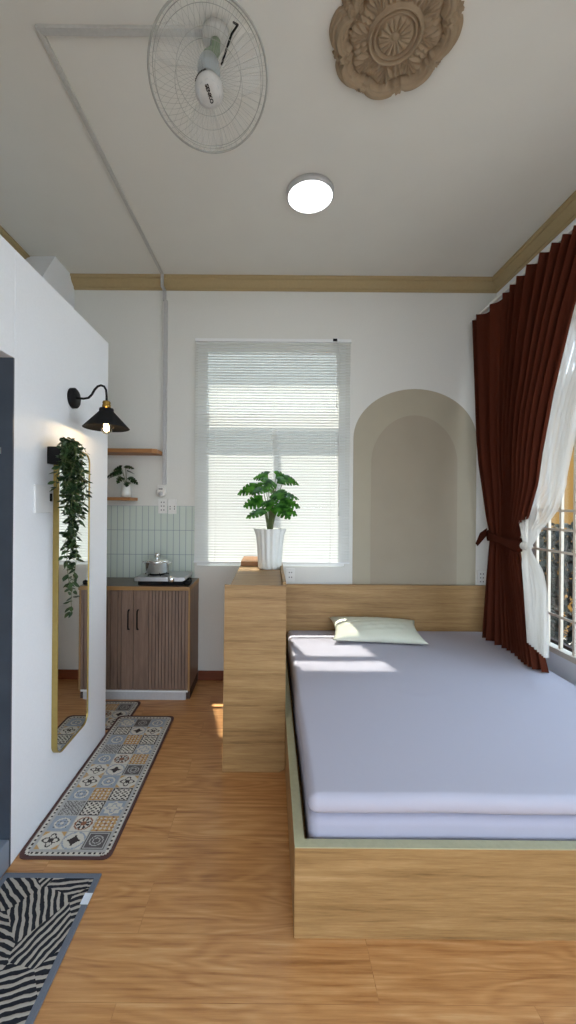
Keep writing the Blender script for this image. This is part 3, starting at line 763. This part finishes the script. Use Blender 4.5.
for k in range(6): a = k*pi/3; tube(b, [(LX+.008*cos(a), LY+.008*sin(a), 1.878), (LX+.014*cos(a), LY+.014*sin(a), 1.842)], .0022, 5)
obj('filament', b, 'filament', wl)

# ------------------------------------------------------------------ mirror
mi = thing('wall_mirror', 'tall thin gold-framed mirror with rounded corners on the partition', 'mirror', (XP, 2.12, .25))
def rrect(x0, x1, z0, z1, r, n=8):
    P = []
    for cx, cz, a0 in ((x1-r, z0+r, -pi/2), (x1-r, z1-r, 0), (x0+r, z1-r, pi/2), (x0+r, z0+r, pi)):
        for k in range(n+1): a = a0+pi/2*k/n; P.append((cx+r*cos(a), cz+r*sin(a)))
    return P
MY0, MY1, MZ0, MZ1 = 1.925, 2.255, .250, 1.735
O = rrect(MY0, MY1, MZ0, MZ1, .055); I = rrect(MY0+.004, MY1-.004, MZ0+.004, MZ1-.004, .051)
b = BM(); n = len(O); x0, x1 = XP+.0005, XP+.028
va = [b.verts.new((x0, y, z)) for y, z in O]; vb = [b.verts.new((x1, y, z)) for y, z in O]; vc = [b.verts.new((x1, y, z)) for y, z in I]; vd = [b.verts.new((x0, y, z)) for y, z in I]
for i in range(n):
    j = (i+1) % n
    for A, B in ((va, vb), (vb, vc), (vc, vd), (vd, va)): b.faces.new([A[i], A[j], B[j], B[i]])
bmesh.ops.recalc_face_normals(b, faces=b.faces); obj('frame', b, 'gold', mi)
b = BM(); prism(b, [(y, z) for y, z in I], .020, (XP+.004, 0, 0), (0,1,0), (0,0,1), (1,0,0)); bmesh.ops.recalc_face_normals(b, faces=b.faces); obj('mirror_glass', b, 'mirror', mi)

# ------------------------------------------------------------------ trailing plant
hp = thing('trailing_plant', 'long trailing ivy hanging from a black wall pot over the mirror', 'plant', (XP, 1.86, 1.7))
b = BM(); prism(b, [(XP+.0005,1.642),(XP+.062,1.642),(XP+.078,1.722),(XP+.0005,1.722)], .052, (0, 1.868, 0), (1,0,0), (0,0,1), (0,1,0)); bmesh.ops.recalc_face_normals(b, faces=b.faces); obj('pot', b, 'black', hp, .003)
sb = BM(); lb = BM(); rnd = random.Random(3)
def vine(p0, out, length, sway, dens, lsz=1.0):
    pts = [Vector(p0)]; d = Vector(out); p = Vector(p0); ph = rnd.uniform(0, 6)
    n = int(length/.022); 
    for i in range(n):
        g = min(1, i/7); d = (Vector(out)*(1-g)+Vector((sway*sin(i*.35+ph)*.25, sway*cos(i*.27+ph)*.3, -1))*g).normalized()
        p = p+d*.022
        p.x = max(p.x, XP+.038)
        pts.append(p.copy())
        if i > 0:
            for q in range(dens):
                a = rnd.uniform(0, 2*pi); e = Vector((cos(a)*.9+.15, sin(a), rnd.uniform(-.6, .5)))
                L = rnd.uniform(.028, .044)*lsz; bp = p+Vector((rnd.uniform(-.006,.006), rnd.uniform(-.006,.006), 0))
                if (bp+e.normalized()*L).x < XP+.03: e.x = abs(e.x)
                simple_leaf(lb, bp, e, L, L*.62, rnd.uniform(.1, .7), rnd.uniform(-1, 1))
    tube(sb, pts, .0014, 4)
for k in range(12):
    a = rnd.uniform(-1.2, 1.2); s = (XP+.045+rnd.uniform(0,.035), 1.875+rnd.uniform(0,.04), 1.715)
    vine(s, (.02+cos(a)*.28, sin(a)*.45, .35+rnd.uniform(0,.2)), rnd.uniform(.25, .52), 1.0, 3, .82)
for k in range(5):
    a = rnd.uniform(-.6, .6); vine((XP+.06, 1.89+rnd.uniform(-.01,.02), 1.715), (.05, .1+a*.2, .25), rnd.uniform(.5, .62), .6, 3, .85)
vine((XP+.06, 1.885, 1.715), (.12, .05, .3), .86, .5, 2, .95); vine((XP+.05, 1.89, 1.715), (.08, .1, .3), .76, .4, 2, .95)
vine((XP+.07, 1.88, 1.74), (.5, .9, .35), .15, 1, 1, .6)
obj('stems', sb, 'stem', hp); obj('foliage', lb, 'leafB', hp)
# switch
sw = thing('light_switch', 'clear-edged white switch plate behind the trailing plant', 'switch', (XP, 1.80, 1.48))
obj('plate', box1(XP+.0005, XP+.009, 1.765, 1.895, 1.415, 1.54), 'whitem', sw, .003)
obj('rocker', box1(XP+.009, XP+.016, 1.878, 1.892, 1.468, 1.505), 'black', sw, .002)

# ------------------------------------------------------------------ rugs
def tile_pat(k, u, v):
    a, c = abs(u), abs(v); r = sqrt(u*u+v*v); t = atan2(v, u); m = max(a, c)
    if m > .95: return 7
    if k == 0:   # quatrefoil on cream
        return 2 if abs(r-(.55+.16*cos(4*t))) < .07 or (r < .25 and r > .12) else (3 if a+c > 1.45 else (2 if abs(a-c) < .09 and r < .5 else 1))
    if k == 1:   # star
        s = r*(1+.75*abs(sin(2*t))); return 2 if s < .62 else (1 if s < 1.0 else (4 if abs(r-.92) < .07 else 1)) if r > .12 else 3
    if k == 2:   # dark, rings
        return 7 if abs(r-.55) < .05 or abs(r-.3) < .05 or (m > .82 and m < .88) else 5
    if k == 3:   # blue on pale
        return 1 if (abs(r-.6) < .08 or r < .16) else (2 if abs(sin(3*u*pi)*sin(3*v*pi)) > .82 and r < .75 else 4)
    if k == 4:   # ochre lace
        return 1 if abs(sin(2.5*u*pi))*abs(sin(2.5*v*pi)) > .62 else (3 if (a+c) % .62 > .14 else 6)
    if k == 5:   # checker lace dark/cream
        return 2 if (sin(4*u*pi)*sin(4*v*pi) > .18 and m < .85) else (2 if m > .86 else 1)
    if k == 6:   # grey diagonal lattice
        return 5 if (abs((u+v)*3 % 1-.5) > .18 and abs((u-v)*3 % 1-.5) > .18) else 7
    if k == 7:   # grey round flower, cream
        return 1 if r < .85+.1*cos(8*t) and not (abs(r-.45-.15*cos(4*t)) < .08) else 4
    if k == 8:   # rust flower
        return 6 if r < .25 or abs(r-.75) < .06 else (2 if (abs(sin(4*t)) > .7 and r < .65) else 1)
    return 1
ROWS = [(0,1,2),(3,8,4),(6,5,7),(3,4,5),(0,3,0),(0,1,2),(3,8,4),(6,5,7),(3,4,5),(5,1,0),(7,2,3)]
def rug_mesh(W, L, cell, zf):
    """pattern in local x 0..W, y 0..L"""
    b = BM(); th = .0045
    def inr(x, y, m, rr):
        dx = max(m+rr-x, x-(W-m-rr), 0); dy = max(m+rr-y, y-(L-m-rr), 0); return dx*dx+dy*dy <= rr*rr and m <= x <= W-m and m <= y <= L-m
    P = rrect(0, W, 0, L, .035, 8)
    lo = [b.verts.new((x, y, zf(y))) for x, y in P]; hi = [b.verts.new((x, y, zf(y)+th)) for x, y in P]; n = len(P)
    for i in range(n): b.faces.new([lo[i], lo[(i+1)%n], hi[(i+1)%n], hi[i]]).material_index = 0
    nx, ny = round(W/cell), round(L/cell); cx, cy = W/nx, L/ny
    bd, ts = .045, (W-.09)/3; nrow = max(1, round((L-.09)/ts)); tsy = (L-.09)/nrow; V = {}
    def vert(i, j):
        if (i,j) not in V:
            x, y = i*cx, j*cy
            # pull outline verts inside the rounded corner
            rr = .035; qx = min(max(x, rr), W-rr); qy = min(max(y, rr), L-rr); d = Vector((x-qx, y-qy))
            if d.length > rr: d = d.normalized()*rr; x, y = qx+d.x, qy+d.y
            V[i,j] = b.verts.new((x, y, zf(y)+th))
        return V[i,j]
    for i in range(nx):
        for j in range(ny):
            x, y = (i+.5)*cx, (j+.5)*cy; e = min(x, W-x, y, L-y)
            if not inr(x, y, .016, .03): mi_ = 0
            elif e < .020: mi_ = 7
            elif not inr(x, y, .024, .022): mi_ = 1
            elif e < .033:
                s = y if (x < .04 or x > W-.04) else x
                mi_ = 2 if (s/.022) % 1 < .45 else 1
            elif e < .040: mi_ = 7
            elif e < bd: mi_ = 7
            else:
                ci = min(2, int((x-bd)/ts)); ri = min(nrow-1, int((y-bd)/tsy))
                u = ((x-bd)/ts-ci)*2-1; v = ((y-bd)/tsy-ri)*2-1
                mi_ = tile_pat(ROWS[ri % len(ROWS)][ci], u, v)
            try: b.faces.new([vert(i,j), vert(i+1,j), vert(i+1,j+1), vert(i,j+1)]).material_index = mi_
            except ValueError: pass
    return b
def sst(a, c, x): x = min(1, max(0, (x-a)/(c-a))); return x*x*(3-2*x)
b = rug_mesh(.385, 1.125, .0046, lambda y: .0008+.0052*sst(.80, .92, y)); bmesh.ops.translate(b, verts=b.verts, vec=(-1.033, 1.655, 0))
tag(obj('kitchen_rug', b, RP), 'long patchwork tile-pattern rug on the floor along the partition', 'rug', 'patchwork tile-pattern rugs')
b = rug_mesh(.385, .78, .0046, lambda y: .0008)
bmesh.ops.rotate(b, verts=b.verts, cent=(0,0,0), matrix=Matrix.Rotation(pi/2, 3, 'Z')); bmesh.ops.translate(b, verts=b.verts, vec=(-.945, 2.615, 0))
tag(obj('kitchen_rug', b, RP), 'shorter patchwork rug half hidden behind the partition, at the cabinet plinth', 'rug', 'patchwork tile-pattern rugs')
# striped mat
sm = thing('striped_mat', 'black and beige zebra-striped mat with grey-blue binding by the doorway', 'mat', (-.85, 1.27, 0))
def slab(x0, x1, y0, y1, z0, z1): 
    b = BM(); bx(b, x0, x1, y0, y1, z0, z1); return b
b = BM(); mx0, mx1, my0, my1 = -1.03, -.652, .98, 1.588
bx(b, mx0+.022, mx1-.022, my0+.022, my1-.022, .0008, .0085); obj('weave', b, 'zebra', sm)
b = BM(); bx(b, mx0, mx1, my1-.022, my1, .0008, .0095); bx(b, mx0, mx1, my0, my0+.022, .0008, .0095); bx(b, mx0, mx0+.022, my0+.022, my1-.022, .0008, .0095); bx(b, mx1-.022, mx1, my0+.022, my1-.022, .0008, .0095)
obj('binding', b, 'bluegrey', sm, .002)
b = BM(); bx(b, mx1-.027, mx1+.002, 1.462, 1.505, .0098, .0108); obj('care_tag', b, 'tag', sm)

# ------------------------------------------------------------------ curtains
def interp(T, z):
    if z >= T[0][0]: return T[0][1]
    for (a, p), (c, q) in zip(T, T[1:]):
        if z >= c: t = (a-z)/(a-c); return p+(q-p)*t
    return T[-1][1]
ct_ = thing('curtain', 'dark brown curtain tied back at the right-hand window', 'curtain', (1.7, 2.7, 2.98))
back = [(2.98, 3.32), (2.3, 3.24), (1.24, 3.12), (.9, 3.13), (.455, 3.15)]
near = [(2.98, 2.02), (2.57, 2.22), (2.39, 2.29), (2.13, 2.39), (1.61, 2.54), (1.4, 2.65), (1.24, 2.77), (1.1, 2.73), (.8, 2.60), (.455, 2.45)]
xc = [(2.98, 1.66), (1.8, 1.665), (1.24, 1.70), (.9, 1.69), (.455, 1.685)]
amp = [(2.98, .054), (2.0, .052), (1.4, .030), (1.24, .016), (1.1, .022), (.455, .042)]
b = BM(); NS, NT = 340, 64; rows = []
for j in range(NT+1):
    z = 2.98-(2.98-.456)*j/NT; row = []
    for i in range(NS+1):
        s = i/NS; D = interp(back, z)+(interp(near, z)-interp(back, z))*s
        ph = 2*pi*(12.5*s**1.12+.38*sin(6*s+1)+.22*sin(15*s)+.16*(z-2)*sin(4*s+1)+.05*sin(2.2*z+9*s))
        w = (sin(ph)+.28*sin(2*ph+1+.5*z))*(.8+.35*sin(9*s+z*.7))
        edge = min(1, (1-s)/.09)                       # the leading hem hangs flat
        A = interp(amp, z)*(.35+.65*edge)*min(1, .25+s/.07)
        x = interp(xc, z)+A*w
        dd = .3*A*cos(ph)
        row.append(b.verts.new((x, min(3.38, D+dd), z)))
    rows.append(row)
for A, B in zip(rows, rows[1:]):
    for i in range(NS): f = b.faces.new([A[i], A[i+1], B[i+1], B[i]]); f.smooth = True
obj('drape', b, 'curtain', ct_)
b = BM(); rows = []
for j in range(7):
    v = j/6; row = []
    for i in range(48):
        a = 2*pi*i/48; bul = .006*sin(pi*v)
        y = 2.94+(.215+bul)*cos(a); row.append(b.verts.new((1.70+(.062+bul)*sin(a), y, 1.285-.065*v-.05*(3.15-y)/.4+.012*sin(a*3)*v)))
    rows.append(row)
for A, B in zip(rows, rows[1:]):
    for i in range(48): k = (i+1) % 48; f = b.faces.new([A[i], A[k], B[k], B[i]]); f.smooth = True
# loose tail of the sash
tl_ = [(1.655, 3.10, 1.30), (1.628, 3.06, 1.24), (1.60, 3.13, 1.16), (1.615, 3.19, 1.175), (1.64, 3.17, 1.26)]
vs = [b.verts.new(p) for p in tl_]; b.faces.new(vs)
o = obj('tieback', b, 'tie', ct_); so = o.modifiers.new('thick', 'SOLIDIFY'); so.thickness = .003
sh = thing('sheer_curtain', 'translucent white sheer curtain tied beside the brown drape', 'curtain', (1.77, 2.4, 2.97))
nearS = [(2.97, 1.80), (2.5, 2.13), (2.07, 2.34), (1.645, 2.45), (1.37, 2.46), (1.25, 2.52), (1.2, 2.57), (1.08, 2.43), (.95, 2.385), (.6, 2.36)]
backS = [(2.97, 2.35), (2.13, 2.62), (1.61, 2.76), (1.45, 2.88), (1.33, 2.69), (1.22, 2.63), (1.1, 2.63), (.6, 2.53)]
ampS = [(2.97, .028), (1.5, .014), (1.33, .007), (1.22, .006), (1.05, .010), (.6, .016)]
xs_ = [(2.97, 1.79), (1.6, 1.775), (1.45, 1.735), (1.33, 1.655), (1.22, 1.640), (1.08, 1.63), (.6, 1.615)]
b = BM(); rows = []; NS, NT = 150, 60
for j in range(NT+1):
    z = 2.97-(2.97-.62)*j/NT; row = []
    for i in range(NS+1):
        s = i/NS; D = interp(backS, z)+(interp(nearS, z)-interp(backS, z))*s; ph = 2*pi*(8*s+.3*sin(7*s)); A = interp(ampS, z)
        row.append(b.verts.new((interp(xs_, z)+A*sin(ph), D+.3*A*cos(ph), z-(.04*s if j == NT else 0))))
    rows.append(row)
for A, B in zip(rows, rows[1:]):
    for i in range(NS): f = b.faces.new([A[i], A[i+1], B[i+1], B[i]]); f.smooth = True
obj('drape', b, 'sheer', sh)
b = BM(); rbox(b, 1.615, 1.68, 2.575, 2.645, 1.185, 1.24, .026, 4, 2); obj('knot', b, 'sheer', sh)
tr = thing('curtain_track', 'slim white curtain track above the brown curtain', 'curtain track', (1.7, 2.2, 3.0))
obj('rail', box1(1.64, 1.665, .3, 3.375, 2.985, 3.005), 'white', tr, .002)
for yy in (.5, 1.5, 2.5, 3.2): obj('bracket', box1(1.665, XR-.0005, yy, yy+.02, 2.99, 3.0), 'white', tr)
obj('rail', box1(1.775, 1.80, .3, 3.375, 2.975, 2.9895), 'white', tr)

# ------------------------------------------------------------------ outside
struct('ground', box1(-14, 14, -14, 20, -.6, -.55), 'ground')
yb = thing('yellow_building', 'yellow rendered house wall seen through the window grille', 'building', (5.5, 7, -.55))
obj('wall', box1(4.6, 7.6, 4.6, 8.6, -.55, 3.4), 'yellow', yb)
obj('parapet', box1(4.55, 7.65, 4.55, 8.65, 3.4, 3.55), 'ext', yb)
nb = thing('added_backdrop_house', 'pale house block added behind the blind to dim the view', 'building', (0, 7, -.55))  # added block, hides the sky so the back window looks dimmer
obj('wall', box1(-4, 2.9, 5.2, 8.2, -.55, 4.4), 'ext', nb)
obj('parapet', box1(-4.05, 2.95, 5.15, 8.25, 4.4, 4.55), 'duct', nb)
def bush(x, y, z0, z1, rad, n, label, seed):
    t = thing('garden_shrub', label, 'shrub', (x, y, z0), 'shrubs outside the grille window'); rn = random.Random(seed); b = BM(); s = BM()
    for k in range(9):
        a = rn.uniform(0, 2*pi); q = rad*.5; tube(s, [(x, y, z0), (x+q*.3*cos(a), y+q*.3*sin(a), (z0+z1)/2), (x+q*cos(a), y+q*sin(a), z1-.15)], [.02, .012, .005], 5)
    for k in range(n):
        a = rn.uniform(0, 2*pi); h = rn.uniform(0, 1); r_ = rad*sqrt(rn.random())*(.6+.6*sin(pi*min(1, h+.1)))
        simple_leaf(b, Vector((x+r_*cos(a), y+r_*sin(a), z0+.1+(z1-z0-.1)*h)), Vector((rn.uniform(-1,1), rn.uniform(-1,1), rn.uniform(-.5,.6))), rn.uniform(.07,.14), .06, .4, rn.uniform(-1,1))
    obj('stems', s, 'groove', t); obj('foliage', b, 'bush', t)
bush(2.95, 4.3, -.55, 1.25, .42, 900, 'dark shrub outside, nearest to the sheer curtain', 1)
bush(3.05, 3.0, -.55, 1.15, .40, 800, 'dark shrub outside at the right edge of the photo', 2)
bush(3.75, 5.3, -.55, 1.25, .5, 700, 'dark shrub at the foot of the yellow wall', 4)

# ------------------------------------------------------------------ light
wd = bpy.data.worlds.new('sky'); SC.world = wd; wd.use_nodes = True; nt = wd.node_tree; bg = nt.nodes['Background']
tc = N(nt, 'ShaderNodeTexCoord'); sp_ = N(nt, 'ShaderNodeSeparateXYZ'); nt.links.new(tc.outputs['Generated'], sp_.inputs[0])
rp = ramp(nt, sp_.outputs[2], [(0.0, (.76, .83, .92, 1)), (.25, (.74, .85, 1.0, 1)), (.9, (.55, .74, 1.0, 1))])
nt.links.new(rp.outputs[0], bg.inputs['Color']); bg.inputs['Strength'].default_value = 4.2
sl = bpy.data.lights.new('sun', 'SUN'); sl.energy = 11.0; sl.angle = R(1.2); sl.color = (1, .93, .82)
so_ = bpy.data.objects.new('sun', sl); COL.objects.link(so_)
el = R(66); dirv = Vector((.26, -1, 0)).normalized()*cos(el)+Vector((0,0,-sin(el)))
so_.rotation_mode = 'QUATERNION'; so_.rotation_quaternion = Vector((0,0,-1)).rotation_difference(dirv)
pl = bpy.data.lights.new('bulb_light', 'POINT'); pl.energy = 3.0; pl.color = (1, .76, .48); pl.shadow_soft_size = .012
po = bpy.data.objects.new('bulb_light', pl); COL.objects.link(po); po.location = (LX, LY, 1.86)

# ------------------------------------------------------------------ camera
cam = bpy.data.cameras.new('camera'); co = bpy.data.objects.new('camera', cam); COL.objects.link(co)
cam.sensor_fit = 'VERTICAL'; cam.sensor_height = 36; cam.lens = 36*405/1024
cam.shift_x = 17/1024; cam.shift_y = -5/1024; cam.clip_start = .01
co.location = (0, 0, 1.45)
co.rotation_euler = (Matrix.Rotation(pi/2, 4, 'X') @ Matrix.Rotation(.0079, 4, 'Z')).to_euler()
SC.camera = co
SC.view_settings.view_transform = 'Standard'; SC.view_settings.look = 'None'
SC.view_settings.exposure = .40; SC.view_settings.gamma = 1; SC.view_settings.use_curve_mapping = False
SC.cycles.use_denoising = True; SC.cycles.max_bounces = 12; SC.cycles.diffuse_bounces = 7; SC.cycles.transparent_max_bounces = 16
SC.cycles.sample_clamp_indirect = 6; SC.cycles.caustics_reflective = False; SC.cycles.caustics_refractive = False
